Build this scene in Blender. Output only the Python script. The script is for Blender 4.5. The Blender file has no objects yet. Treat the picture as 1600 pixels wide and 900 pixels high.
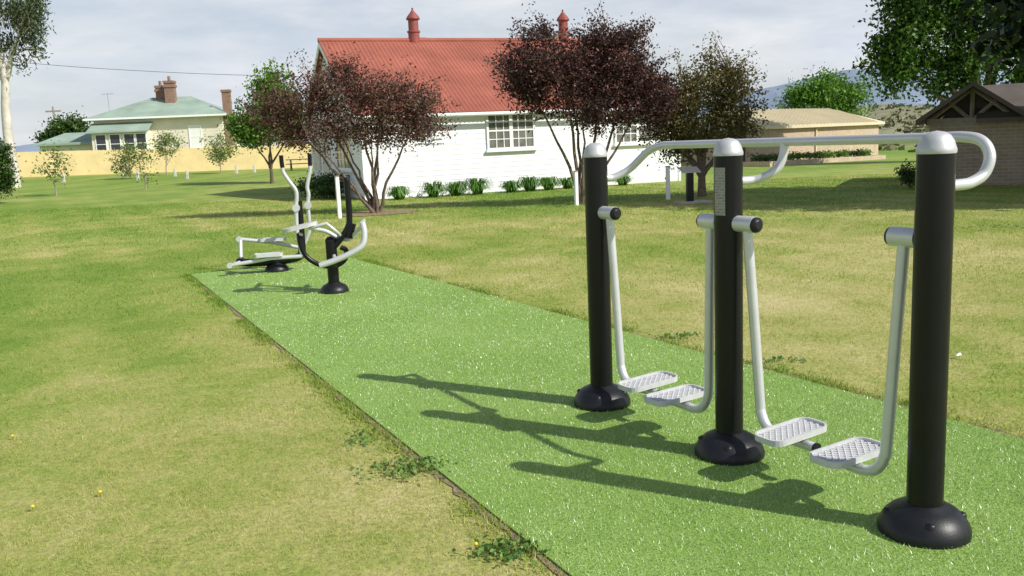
import bpy, math, random
import numpy as np
from mathutils import Vector, Matrix
R = math.radians
random.seed(7); rng = np.random.default_rng(7)
sc = bpy.context.scene; COL = sc.collection

# ------------------------------------------------------------------ camera
f = 1400.0; pitch = R(9.32); roll = R(2.5)
CAM = Vector((0, 0, 1.6))
Fw = Vector((0, math.cos(pitch), -math.sin(pitch)))
D0 = Vector((0, -math.sin(pitch), -math.cos(pitch)))
rr = Vector((1, 0, 0)) * math.cos(roll) + D0 * math.sin(roll)
dd = Vector((-1, 0, 0)) * math.sin(roll) + D0 * math.cos(roll)
cd = bpy.data.cameras.new('camera'); cam = bpy.data.objects.new('camera', cd); COL.objects.link(cam)
cam.matrix_world = Matrix(((rr.x, -dd.x, -Fw.x, CAM.x), (rr.y, -dd.y, -Fw.y, CAM.y), (rr.z, -dd.z, -Fw.z, CAM.z), (0, 0, 0, 1)))
cd.sensor_width = 36; cd.lens = 36 * f / 1600; cd.clip_end = 9000; cd.clip_start = 0.05
sc.camera = cam

def sst(a, b, x):
    t = min(1, max(0, (x - a) / (b - a))); return t * t * (3 - 2 * t)
def gz(x, y):
    return -0.02 * min(45, max(-45, x)) * sst(22, 60, y)
def ray(u, v): return Fw + rr * ((u - 800) / f) + dd * ((v - 450) / f)
def ground(u, v):
    q = ray(u, v); z = 0
    for _ in range(25):
        t = (z - CAM.z) / q.z; p = CAM + q * t; z = gz(p.x, p.y)
    p.z = z; return p
def at(u, v, Y):
    q = ray(u, v); return CAM + q * (Y / q.y)
def proj(p):
    q = Vector(p) - CAM; k = q.dot(Fw); return 800 + f * q.dot(rr) / k, 450 + f * q.dot(dd) / k
def on_ground(u, Y):
    p = at(u, 215, Y)
    for _ in range(6):
        g = gz(p.x, Y); v = proj((p.x, Y, g))[1]; p = at(u, v, Y)
    return Vector((p.x, Y, gz(p.x, Y)))
def solve_u(fn, u, lo, hi):
    for _ in range(40):
        m = (lo + hi) / 2
        if proj(fn(m))[0] < u: lo = m
        else: hi = m
    return (lo + hi) / 2

# ------------------------------------------------------------------ materials
def newmat(name):
    m = bpy.data.materials.new(name); m.use_nodes = True
    nt = m.node_tree; b = nt.nodes['Principled BSDF']; return m, nt, b
def ramp(nt, stops):
    n = nt.nodes.new('ShaderNodeValToRGB'); e = n.color_ramp.elements
    while len(e) < len(stops): e.new(0.5)
    for i, (p, c) in enumerate(stops):
        e[i].position = p; e[i].color = (*c, 1) if len(c) == 3 else c
    return n
def noise(nt, vec, scale, detail=3, rough=.6):
    n = nt.nodes.new('ShaderNodeTexNoise'); n.inputs['Scale'].default_value = scale
    n.inputs['Detail'].default_value = detail; n.inputs['Roughness'].default_value = rough
    nt.links.new(vec, n.inputs['Vector']); return n
def math_n(nt, op, a, b):
    n = nt.nodes.new('ShaderNodeMath'); n.operation = op
    for i, x in enumerate((a, b)):
        if isinstance(x, (int, float)): n.inputs[i].default_value = x
        else: nt.links.new(x, n.inputs[i])
    return n.outputs[0]
def pmat(name, col, rough=.6, metal=0.0, var=.18, scale=6, bump=0.0, bscale=60, spec=.5):
    m, nt, b = newmat(name)
    tc = nt.nodes.new('ShaderNodeTexCoord').outputs['Object']
    n = noise(nt, tc, scale, 4)
    lo = tuple(c * (1 - var) for c in col); hi = tuple(min(1, c * (1 + var)) for c in col)
    rp = ramp(nt, [(.3, lo), (.7, hi)]); nt.links.new(n.outputs['Fac'], rp.inputs[0])
    nt.links.new(rp.outputs[0], b.inputs['Base Color'])
    b.inputs['Roughness'].default_value = rough; b.inputs['Metallic'].default_value = metal
    b.inputs['Specular IOR Level'].default_value = spec
    if bump:
        n2 = noise(nt, tc, bscale, 4); bp = nt.nodes.new('ShaderNodeBump'); bp.inputs['Strength'].default_value = bump
        bp.inputs['Distance'].default_value = .02
        nt.links.new(n2.outputs['Fac'], bp.inputs['Height']); nt.links.new(bp.outputs[0], b.inputs['Normal'])
    return m
def brick_mat(name, c1, c2, mortar, scale=1.0):
    m, nt, b = newmat(name)
    tc = nt.nodes.new('ShaderNodeTexCoord').outputs['Object']
    s = nt.nodes.new('ShaderNodeSeparateXYZ'); nt.links.new(tc, s.inputs[0])
    xy = math_n(nt, 'ADD', s.outputs[0], s.outputs[1])
    cb = nt.nodes.new('ShaderNodeCombineXYZ'); nt.links.new(xy, cb.inputs[0]); nt.links.new(s.outputs[2], cb.inputs[1])
    k = nt.nodes.new('ShaderNodeTexBrick'); nt.links.new(cb.outputs[0], k.inputs['Vector'])
    k.inputs['Color1'].default_value = (*c1, 1); k.inputs['Color2'].default_value = (*c2, 1); k.inputs['Mortar'].default_value = (*mortar, 1)
    k.inputs['Scale'].default_value = scale; k.inputs['Brick Width'].default_value = .24; k.inputs['Row Height'].default_value = .086
    k.inputs['Mortar Size'].default_value = .008
    n = noise(nt, tc, 2.5, 4)
    mx = nt.nodes.new('ShaderNodeMix'); mx.data_type = 'RGBA'; mx.blend_type = 'MULTIPLY'; mx.inputs[0].default_value = .5
    rp = ramp(nt, [(.3, (.55, .55, .55)), (.7, (1, 1, 1))]); nt.links.new(n.outputs['Fac'], rp.inputs[0])
    nt.links.new(k.outputs['Color'], mx.inputs[6]); nt.links.new(rp.outputs[0], mx.inputs[7])
    nt.links.new(mx.outputs[2], b.inputs['Base Color']); b.inputs['Roughness'].default_value = .85
    return m
def leaf_mat(name, c0, c1, c2, trans=.35, rough=.45):
    m, nt, b = newmat(name)
    a = nt.nodes.new('ShaderNodeAttribute'); a.attribute_name = 'rnd'
    rp = ramp(nt, [(0, c0), (.5, c1), (1, c2)]); nt.links.new(a.outputs['Fac'], rp.inputs[0])
    nt.links.new(rp.outputs[0], b.inputs['Base Color']); b.inputs['Roughness'].default_value = rough
    b.inputs['Specular IOR Level'].default_value = .35
    t = nt.nodes.new('ShaderNodeBsdfTranslucent'); nt.links.new(rp.outputs[0], t.inputs['Color'])
    mx = nt.nodes.new('ShaderNodeMixShader'); mx.inputs[0].default_value = trans
    nt.links.new(b.outputs[0], mx.inputs[1]); nt.links.new(t.outputs[0], mx.inputs[2])
    nt.links.new(mx.outputs[0], nt.nodes['Material Output'].inputs['Surface'])
    return m
def lawn_mat(name, blade):
    m, nt, b = newmat(name)
    pos = nt.nodes.new('ShaderNodeNewGeometry').outputs['Position']
    a = nt.nodes.new('ShaderNodeAttribute'); a.attribute_name = 'dry'
    n1 = noise(nt, pos, 1.3, 4); n2 = noise(nt, pos, 9, 4)
    v = math_n(nt, 'ADD', a.outputs['Fac'], math_n(nt, 'MULTIPLY', math_n(nt, 'SUBTRACT', n1.outputs['Fac'], .5), .55))
    v = math_n(nt, 'ADD', v, math_n(nt, 'MULTIPLY', math_n(nt, 'SUBTRACT', n2.outputs['Fac'], .5), .55))
    if blade:
        a2 = nt.nodes.new('ShaderNodeAttribute'); a2.attribute_name = 'rnd'
        v = math_n(nt, 'ADD', v, math_n(nt, 'MULTIPLY', math_n(nt, 'SUBTRACT', a2.outputs['Fac'], .5), .5))
    else:
        n3 = noise(nt, pos, 55, 5, .7)
        v = math_n(nt, 'ADD', v, math_n(nt, 'MULTIPLY', math_n(nt, 'SUBTRACT', n3.outputs['Fac'], .5), .7))
    rp = ramp(nt, [(0.0, (.15, .28, .034)), (.33, (.28, .375, .066)), (.6, (.47, .46, .155)), (1.0, (.72, .635, .35))])
    nt.links.new(v, rp.inputs[0]); col = rp.outputs[0]
    if not blade:
        n4 = noise(nt, pos, 30, 5, .75); r4 = ramp(nt, [(.25, (.48, .48, .48)), (.65, (1.05, 1.05, 1.05))]); nt.links.new(n4.outputs['Fac'], r4.inputs[0])
        mx = nt.nodes.new('ShaderNodeMix'); mx.data_type = 'RGBA'; mx.blend_type = 'MULTIPLY'; mx.inputs[0].default_value = 1
        nt.links.new(col, mx.inputs[6]); nt.links.new(r4.outputs[0], mx.inputs[7]); col = mx.outputs[2]
        bp = nt.nodes.new('ShaderNodeBump'); bp.inputs['Strength'].default_value = .6; bp.inputs['Distance'].default_value = .025
        nt.links.new(n4.outputs['Fac'], bp.inputs['Height']); nt.links.new(bp.outputs[0], b.inputs['Normal'])
    nt.links.new(col, b.inputs['Base Color']); b.inputs['Roughness'].default_value = .7; b.inputs['Specular IOR Level'].default_value = .2
    if blade:
        t = nt.nodes.new('ShaderNodeBsdfTranslucent'); nt.links.new(col, t.inputs['Color'])
        mx = nt.nodes.new('ShaderNodeMixShader'); mx.inputs[0].default_value = .3
        nt.links.new(b.outputs[0], mx.inputs[1]); nt.links.new(t.outputs[0], mx.inputs[2])
        nt.links.new(mx.outputs[0], nt.nodes['Material Output'].inputs['Surface'])
    return m

K = {}
K['black'] = pmat('black_powder_coat', (.006, .006, .008), .33, 0, .2, 9, .03, 300, .32)
K['rubber'] = pmat('black_rubber', (.009, .010, .013), .42, 0, .3, 12, .06, 120, .4)
K['silver'] = pmat('silver_paint', (.62, .635, .655), .38, .35, .05, 10, .02, 200)
K['cap'] = pmat('silver_cap', (.52, .53, .55), .48, .3, .08, 30, .04, 200)
K['pedal'] = pmat('pedal_grey', (.56, .57, .58), .5, .1, .08, 30, .05, 200)
K['white'] = pmat('white_weatherboard', (.88, .9, .93), .6, 0, .02, 1.5, .05, 30)
K['trim'] = pmat('white_trim', (.86, .87, .87), .5, 0, .04, 3)
K['red_roof'] = pmat('red_corrugated_iron', (.325, .107, .074), .7, 0, .2, .8, .05, 8, .25)
K['red_dark'] = pmat('red_vent_paint', (.27, .07, .055), .5, 0, .15, 4)
K['glass'] = pmat('window_glass', (.18, .18, .16), .08, 0, .35, 3)
K['darkglass'] = pmat('dark_glass', (.04, .045, .05), .08, 0, .3, 3)
K['cream'] = pmat('cream_boards', (.74, .7, .58), .7, 0, .08, .8)
K['green_roof'] = pmat('green_iron_roof', (.29, .38, .31), .6, 0, .2, .5)
K['brick_ch'] = brick_mat('chimney_brick', (.24, .12, .08), (.3, .16, .11), (.33, .29, .25))
K['cream_brick'] = brick_mat('cream_brick', (.56, .43, .29), (.48, .36, .24), (.52, .47, .4))
K['tan_brick'] = brick_mat('tan_brick', (.42, .33, .26), (.35, .27, .21), (.46, .42, .37))
K['beige_roof'] = pmat('beige_metal_roof', (.64, .56, .38), .55, 0, .08, .6)
K['brown_roof'] = pmat('brown_roof', (.11, .09, .075), .7, 0, .2, 1.5)
K['dark_wood'] = pmat('dark_wood', (.06, .045, .035), .7, 0, .3, 6)
K['pine'] = pmat('pine_palings', (.66, .53, .27), .8, 0, .1, 1.2)
K['grey_wood'] = pmat('grey_timber', (.3, .27, .23), .8, 0, .2, 6)
K['bark'] = pmat('plum_bark', (.15, .11, .085), .9, 0, .35, 12, .5, 30)
K['bark2'] = pmat('brown_bark', (.12, .09, .065), .9, 0, .3, 8, .5, 20)
K['eucbark'] = pmat('pale_smooth_bark', (.6, .55, .49), .7, 0, .25, 2.5, .1, 20)
K['concrete'] = pmat('concrete', (.45, .43, .4), .85, 0, .12, 6, .15, 60)
K['mulch'] = pmat('mulch', (.26, .19, .11), .95, 0, .4, 14, .8, 40)
K['soil'] = pmat('soil', (.26, .2, .115), .95, 0, .45, 25, .8, 60)
K['guard'] = pmat('pale_guard', (.62, .6, .56), .6, 0, .1, 8)
K['yellow'] = pmat('dandelion_yellow', (.75, .55, .02), .7, 0, .1, 60)
K['paper'] = pmat('white_paper', (.8, .8, .8), .7, 0, .04, 30)
K['letter'] = pmat('dark_green_lettering', (.22, .3, .28), .6, 0, .1, 30)
K['steel'] = pmat('galvanised_steel', (.35, .36, .37), .5, .5, .15, 10)
K['wire'] = pmat('cable_grey', (.05, .055, .06), .6, 0, .1, 10)
K['mountain'] = pmat('hazy_mountain', (.21, .27, .36), 1, 0, .14, .004)  # blue-grey base colour has the aerial haze painted in
K['scrub'] = pmat('scrub_hillside', (.20, .20, .11), 1, 0, .5, .12, .6, .3)
K['purple'] = leaf_mat('plum_leaf_purple', (.027, .013, .013), (.08, .038, .035), (.18, .097, .078), .3)
K['redbrown'] = leaf_mat('plum_leaf_red_brown', (.06, .027, .022), (.155, .078, .06), (.26, .155, .11), .36)
K['bronze'] = leaf_mat('plum_leaf_bronze', (.055, .05, .016), (.165, .145, .045), (.31, .27, .10), .4)
K['gleaf'] = leaf_mat('leaf_bright_green', (.04, .10, .01), (.13, .28, .03), (.24, .43, .06), .4)
K['oleaf'] = leaf_mat('leaf_oak_green', (.014, .04, .006), (.05, .12, .014), (.15, .28, .035), .35)
K['dleaf'] = leaf_mat('leaf_dark_green', (.014, .035, .007), (.042, .092, .016), (.10, .19, .035), .25)
K['vdark'] = leaf_mat('leaf_cypress', (.004, .011, .004), (.011, .026, .007), (.025, .05, .012), .1)
K['eleaf'] = leaf_mat('leaf_eucalypt', (.026, .046, .016), (.065, .095, .035), (.13, .15, .07), .25)
K['sleaf'] = leaf_mat('leaf_sapling', (.08, .14, .03), (.18, .26, .06), (.3, .37, .12), .4)
K['strap'] = leaf_mat('leaf_strap', (.035, .1, .014), (.09, .22, .03), (.18, .36, .06), .3)
K['weed'] = leaf_mat('leaf_weed', (.07, .16, .03), (.15, .27, .058), (.25, .37, .1), .3)
K['scrubleaf'] = leaf_mat('leaf_scrub', (.06, .07, .03), (.13, .14, .06), (.24, .23, .12), .2)
K['lawn'] = lawn_mat('lawn_ground', False); K['blade'] = lawn_mat('lawn_blades', True)
# turf
m, nt, b = newmat('artificial_turf'); pos = nt.nodes.new('ShaderNodeNewGeometry').outputs['Position']
n1 = noise(nt, pos, 90, 4, .7); n0 = noise(nt, pos, .9, 4)
v = math_n(nt, 'ADD', math_n(nt, 'MULTIPLY', n1.outputs['Fac'], .75), math_n(nt, 'MULTIPLY', n0.outputs['Fac'], .25))
rp = ramp(nt, [(.3, (.12, .225, .033)), (.5, (.235, .38, .078)), (.68, (.385, .52, .155))]); nt.links.new(v, rp.inputs[0])
nt.links.new(rp.outputs[0], b.inputs['Base Color']); b.inputs['Roughness'].default_value = .55; b.inputs['Specular IOR Level'].default_value = .3
bp = nt.nodes.new('ShaderNodeBump'); bp.inputs['Strength'].default_value = .8; bp.inputs['Distance'].default_value = .012
nt.links.new(n1.outputs['Fac'], bp.inputs['Height']); nt.links.new(bp.outputs[0], b.inputs['Normal']); K['turf'] = m
m, nt, b = newmat('turf_fibre'); a = nt.nodes.new('ShaderNodeAttribute'); a.attribute_name = 'rnd'
pos = nt.nodes.new('ShaderNodeNewGeometry').outputs['Position']; n0 = noise(nt, pos, 1.1, 4)
v = math_n(nt, 'ADD', a.outputs['Fac'], math_n(nt, 'MULTIPLY', math_n(nt, 'SUBTRACT', n0.outputs['Fac'], .5), .35))
rp = ramp(nt, [(0, (.165, .315, .044)), (.5, (.29, .465, .105)), (.86, (.45, .61, .215)), (.96, (.86, .9, .76))]); nt.links.new(v, rp.inputs[0])  # last stop paints white sparkle into the colour of the palest fibres
nt.links.new(rp.outputs[0], b.inputs['Base Color']); b.inputs['Roughness'].default_value = .3; b.inputs['Specular IOR Level'].default_value = .45; K['fibre'] = m
# instruction plate with rows of tiny illegible print
m, nt, b = newmat('instruction_plate'); tc = nt.nodes.new('ShaderNodeTexCoord').outputs['Object']
s = nt.nodes.new('ShaderNodeSeparateXYZ'); nt.links.new(tc, s.inputs[0])
row = math_n(nt, 'GREATER_THAN', math_n(nt, 'FRACT', math_n(nt, 'MULTIPLY', s.outputs[2], 75), 0), .62)
nz = noise(nt, tc, 110, 2); wd = math_n(nt, 'GREATER_THAN', nz.outputs['Fac'], .5)
fac = math_n(nt, 'MULTIPLY', row, wd)
rp = ramp(nt, [(0, (.31, .31, .30)), (1, (.15, .15, .16))]); nt.links.new(fac, rp.inputs[0]); nt.links.new(rp.outputs[0], b.inputs['Base Color'])
b.inputs['Roughness'].default_value = .45; b.inputs['Metallic'].default_value = .2; K['plate'] = m

# ------------------------------------------------------------------ mesh helpers
class MB:
    def __init__(s): s.v = []; s.f = []; s.s = []
    def add(s, V, Fs, smooth=False):
        o = len(s.v); s.v += [tuple(x) for x in V]
        for q in Fs: s.f.append([i + o for i in q]); s.s.append(smooth)
        return s
    def box(s, x0, x1, y0, y1, z0, z1, T=None):
        V = [(x, y, z) for z in (z0, z1) for y in (y0, y1) for x in (x0, x1)]
        if T: V = [T(*p) for p in V]
        return s.add(V, [(0, 2, 3, 1), (4, 5, 7, 6), (0, 1, 5, 4), (2, 6, 7, 3), (0, 4, 6, 2), (1, 3, 7, 5)])
    def tube(s, pts, rad, n=12, caps=True, smooth=True):
        P = [Vector(p) for p in pts]; m = len(P)
        rad = [rad] * m if isinstance(rad, (int, float)) else list(rad)
        ts = [(P[min(i + 1, m - 1)] - P[max(i - 1, 0)]).normalized() for i in range(m)]
        a = Vector((0, 0, 1)) if abs(ts[0].z) < .9 else Vector((1, 0, 0))
        nrm = (a - ts[0] * a.dot(ts[0])).normalized(); V = []
        for i in range(m):
            nrm = nrm - ts[i] * nrm.dot(ts[i])
            if nrm.length < 1e-6: nrm = ts[i].orthogonal()
            nrm.normalize(); bn = ts[i].cross(nrm)
            for k in range(n):
                w = 2 * math.pi * k / n; V.append(P[i] + (nrm * math.cos(w) + bn * math.sin(w)) * rad[i])
        Fs = [(i * n + k, i * n + (k + 1) % n, (i + 1) * n + (k + 1) % n, (i + 1) * n + k) for i in range(m - 1) for k in range(n)]
        s.add(V, Fs, smooth)
        if caps:
            s.add(V[:n], [list(range(n))[::-1]]); s.add(V[-n:], [list(range(n))])
        return s
    def lathe(s, prof, c=(0, 0, 0), n=28, smooth=True):
        V = []
        for (r, z) in prof:
            for k in range(n):
                w = 2 * math.pi * k / n; V.append((c[0] + r * math.cos(w), c[1] + r * math.sin(w), c[2] + z))
        m = len(prof)
        return s.add(V, [(i * n + k, i * n + (k + 1) % n, (i + 1) * n + (k + 1) % n, (i + 1) * n + k) for i in range(m - 1) for k in range(n)], smooth)
    def prism(s, out, z0, z1, T=None):
        n = len(out); V = [(x, y, z0) for x, y in out] + [(x, y, z1) for x, y in out]
        if T: V = [T(*p) for p in V]
        return s.add(V, [list(range(n))[::-1], list(range(n, 2 * n))] + [(k, (k + 1) % n, n + (k + 1) % n, n + k) for k in range(n)])
    def ring(s, o, i, z0, z1):
        n = len(o); V = [(x, y, z0) for x, y in o] + [(x, y, z1) for x, y in o] + [(x, y, z1) for x, y in i] + [(x, y, z0) for x, y in i]
        Fs = []
        for k in range(n):
            j = (k + 1) % n
            for a_ in range(3): Fs.append((a_ * n + k, a_ * n + j, (a_ + 1) * n + j, (a_ + 1) * n + k))
        return s.add(V, Fs)
    def build(s, name, mat, parent=None):
        me = bpy.data.meshes.new(name); me.from_pydata(s.v, [], s.f); me.polygons.foreach_set('use_smooth', s.s); me.update()
        o = bpy.data.objects.new(name, me); me.materials.append(mat); COL.objects.link(o)
        if parent: o.parent = parent
        return o
def np_mesh(name, V, Fa, mat, parent=None, attrs=None):
    me = bpy.data.meshes.new(name); n = len(V); m_, k = Fa.shape
    me.vertices.add(n); me.vertices.foreach_set('co', V.astype(np.float32).ravel())
    me.loops.add(m_ * k); me.loops.foreach_set('vertex_index', Fa.astype(np.int32).ravel())
    me.polygons.add(m_); me.polygons.foreach_set('loop_start', np.arange(0, m_ * k, k, dtype=np.int32))
    me.update(calc_edges=True)
    for key, val in (attrs or {}).items():
        at_ = me.attributes.new(key, 'FLOAT', 'POINT'); at_.data.foreach_set('value', val.astype(np.float32))
    me.materials.append(mat); o = bpy.data.objects.new(name, me); COL.objects.link(o)
    if parent: o.parent = parent
    return o
def tag(o, label, cat, group=None):
    o['label'] = label; o['category'] = cat
    if group: o['group'] = group
    return o
def thing(name, label, cat, loc, rz=0, group=None):
    o = bpy.data.objects.new(name, None); COL.objects.link(o); o.location = loc; o.rotation_euler = (0, 0, rz); o.empty_display_size = .2
    return tag(o, label, cat, group)
def struct(o): o['kind'] = 'structure'; return o
def stuff(o, label, cat): o['kind'] = 'stuff'; return tag(o, label, cat)
def cr(pts, n=8):
    P = [Vector(p) for p in pts]; P = [P[0] * 2 - P[1]] + P + [P[-1] * 2 - P[-2]]; out = []
    for i in range(1, len(P) - 2):
        for k in range(n):
            t = k / n; a, b_, c, d_ = P[i - 1], P[i], P[i + 1], P[i + 2]
            out.append(.5 * ((2 * b_) + (c - a) * t + (2 * a - 5 * b_ + 4 * c - d_) * t * t + (3 * b_ - a - 3 * c + d_) * t ** 3))
    out.append(P[-2]); return out
def rrect(w, l, r, n=5):
    out = []
    for cx, cy, a0 in ((w / 2 - r, l / 2 - r, 0), (-w / 2 + r, l / 2 - r, 90), (-w / 2 + r, -l / 2 + r, 180), (w / 2 - r, -l / 2 + r, 270)):
        for k in range(n + 1):
            a_ = R(a0 + 90 * k / n); out.append((cx + r * math.cos(a_), cy + r * math.sin(a_)))
    return out

# ------------------------------------------------------------------ dryness field + ground
def vn(x, y, s):
    xi = np.floor(x); yi = np.floor(y); xf = x - xi; yf = y - yi
    h = lambda a_, b_: np.mod(np.sin(a_ * 127.1 + b_ * 311.7 + s * 74.7) * 43758.5453, 1.0)
    xf = xf * xf * (3 - 2 * xf); yf = yf * yf * (3 - 2 * yf)
    return (h(xi, yi) * (1 - xf) + h(xi + 1, yi) * xf) * (1 - yf) + (h(xi, yi + 1) * (1 - xf) + h(xi + 1, yi + 1) * xf) * yf
def npsst(a_, b_, x): t = np.clip((x - a_) / (b_ - a_), 0, 1); return t * t * (3 - 2 * t)
def dry(x, y):
    b_ = np.full_like(x, .46)
    b_ += .06 * np.exp(-((y - 3.5) / 2.5) ** 2) * (x < .8)
    b_ -= .30 * np.exp(-((x + 5.5) / 2.6) ** 2 - ((y - 10) / 4.5) ** 2)
    b_ += .11 * np.exp(-((x - 4) / 3.5) ** 2 - ((y - 9) / 4) ** 2)
    b_ -= .18 * npsst(15, 24, y)
    c = x * .878 + y * .478
    b_ += .07 * np.sin(c * 2 * np.pi / 1.15) * npsst(4, 7, y)
    b_ += (vn(x * .45, y * .45, 1) - .5) * .36 + (vn(x * 1.9, y * 1.9, 2) - .5) * .26
    return np.clip(b_, 0, 1)
far = [30, 36, 45, 60, 90, 140, 220, 400, 800, 1600, 3500]
xs = np.array([-q for q in far[::-1]] + list(np.arange(-26, 26.01, .4)) + far)
ys = np.array([-60, -30, -15] + list(np.arange(-8, 40.01, .4)) + [42, 46, 52, 60, 70, 90, 130, 200, 400, 800, 1600, 4000])
GX, GY = np.meshgrid(xs, ys); gx = GX.ravel(); gy = GY.ravel()
gzv = -0.02 * np.clip(gx, -45, 45) * npsst(22, 60, gy)
nx, ny = len(xs), len(ys); I = np.arange(nx * ny).reshape(ny, nx)
Fq = np.stack([I[:-1, :-1], I[:-1, 1:], I[1:, 1:], I[1:, :-1]], -1).reshape(-1, 4)
g = np_mesh('ground', np.stack([gx, gy, gzv], 1), Fq, K['lawn'], None, {'dry': dry(gx, gy)})
g.data.polygons.foreach_set('use_smooth', [True] * len(g.data.polygons)); struct(g)

# turf strip
L1 = ground(875, 890); L2 = ground(298, 430); R1 = ground(1600, 690); R2 = ground(548, 404)
def ext(a_, b_, y): t = (y - a_.y) / (b_.y - a_.y); p = a_ + (b_ - a_) * t; p.z = 0; return p
Ln = ext(L2, L1, .3); Rn = ext(R2, R1, .3)
tp = [Ln, Rn, R2, L2]
mb = MB(); mb.prism([(p.x, p.y) for p in tp], .0, .014); struct(mb.build('turf_path', K['turf']))
def in_turf(x, y, pad=0.0):
    ok = np.ones_like(x, bool)
    for i in range(4):
        a_, b_ = tp[i], tp[(i + 1) % 4]; ex, ey = b_.x - a_.x, b_.y - a_.y; l = math.hypot(ex, ey)
        ok &= ((ex * (y - a_.y) - ey * (x - a_.x)) / l) > -pad
    return ok
def soil_strip(a_, b_, out, name, w0, w1):
    n = 160; V = []; dv = (b_ - a_); nrm = Vector((dv.y, -dv.x, 0)).normalized() * out
    for i in range(n + 1):
        p = a_ + dv * (i / n); w = w0 + (w1 - w0) * random.random()
        V += [(p.x - nrm.x * .02, p.y - nrm.y * .02, .007), (p.x + nrm.x * w, p.y + nrm.y * w, .005)]
    MBs = MB(); MBs.add(V, [(2 * i, 2 * i + 1, 2 * i + 3, 2 * i + 2) for i in range(n)]); struct(MBs.build(name, K['soil']))
soil_strip(Ln, L2, -1, 'soil_edge', .015, .05); soil_strip(Rn, R2, 1, 'soil_edge', .015, .07); soil_strip(R2, L2, 1, 'soil_edge', 0, .03)

def blade_obj(name, bands, mat, inside, label, cat):
    PX, PY, H, W, DD = [], [], [], [], []
    for (y0, y1, den, h, w) in bands:
        A = .66 * (y0 + y1) * (y1 - y0) + 2 * (y1 - y0); n = int(A * den)
        y = np.sqrt(rng.uniform(y0 ** 2, y1 ** 2, n)); x = rng.uniform(-1, 1, n) * (.62 * y + 1)
        k = in_turf(x, y, -.005) if inside else ~in_turf(x, y, .012)
        x, y = x[k], y[k]; PX.append(x); PY.append(y); H.append(h * rng.uniform(.45, 1.25, len(x))); W.append(w * rng.uniform(.6, 1.3, len(x))); DD.append(np.zeros(len(x)))
    if not inside:   # ragged longer grass along the turf edges
        for (a_, b_, s_, den) in ((Ln, L2, -1, 1000), (Rn, R2, 1, 1000), (R2, L2, 1, 300)):
            dv = b_ - a_; n = int(dv.length * den); t = rng.random(n); nn = Vector((dv.y, -dv.x, 0)).normalized() * s_
            q = vn(t * dv.length * 3.1, t * 0 + 3.3, 9); o_ = np.abs(rng.normal(size=n)) * .07 + .004
            k = rng.random(n) < (q - .2) * 1.5
            x = (a_.x + dv.x * t + nn.x * o_)[k]; y = (a_.y + dv.y * t + nn.y * o_)[k]
            k2 = y > 2.0; x, y = x[k2], y[k2]
            PX.append(x); PY.append(y); H.append(rng.uniform(.014, .042, len(x))); W.append(.0035 + .0008 * y); DD.append(np.full(len(x), -.24))
    x = np.concatenate(PX); y = np.concatenate(PY); h = np.concatenate(H); w = np.concatenate(W); n = len(x)
    dr = np.clip(dry(x, y) + np.concatenate(DD), 0, 1); z = -0.02 * np.clip(x, -45, 45) * npsst(22, 60, y) + (.012 if inside else -.002)
    if not inside:
        tuft = vn(x * 6, y * 6, 5); h *= .6 + .75 * tuft * (1.15 - .5 * dr)
    a_ = rng.uniform(0, 2 * np.pi, n); ln = rng.uniform(.2, 1.1, n) * h; b_ = rng.uniform(0, 2 * np.pi, n)
    V = np.empty((n, 3, 3)); ca, sa = np.cos(a_) * w / 2, np.sin(a_) * w / 2
    V[:, 0] = np.stack([x - ca, y - sa, z], 1); V[:, 1] = np.stack([x + ca, y + sa, z], 1)
    V[:, 2] = np.stack([x + np.cos(b_) * ln, y + np.sin(b_) * ln, z + h], 1)
    rd = rng.random(n)
    o = np_mesh(name, V.reshape(-1, 3), np.arange(3 * n).reshape(n, 3), mat, None, {'dry': np.repeat(dr, 3), 'rnd': np.repeat(rd, 3)})
    return stuff(o, label, cat)
blade_obj('lawn_grass', [(2.3, 5, 8000, .019, .0029), (5, 9, 3000, .022, .0044), (9, 16, 900, .028, .009), (16, 30, 260, .036, .018)], K['blade'], False,
          'short patchy green and straw coloured lawn around the turf strip', 'grass')
blade_obj('turf_pile', [(2.3, 5, 14000, .013, .003), (5, 9, 6000, .014, .004), (9, 15, 1800, .015, .007)], K['fibre'], True,
          'bright green pile of the artificial turf strip', 'artificial grass')

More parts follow.
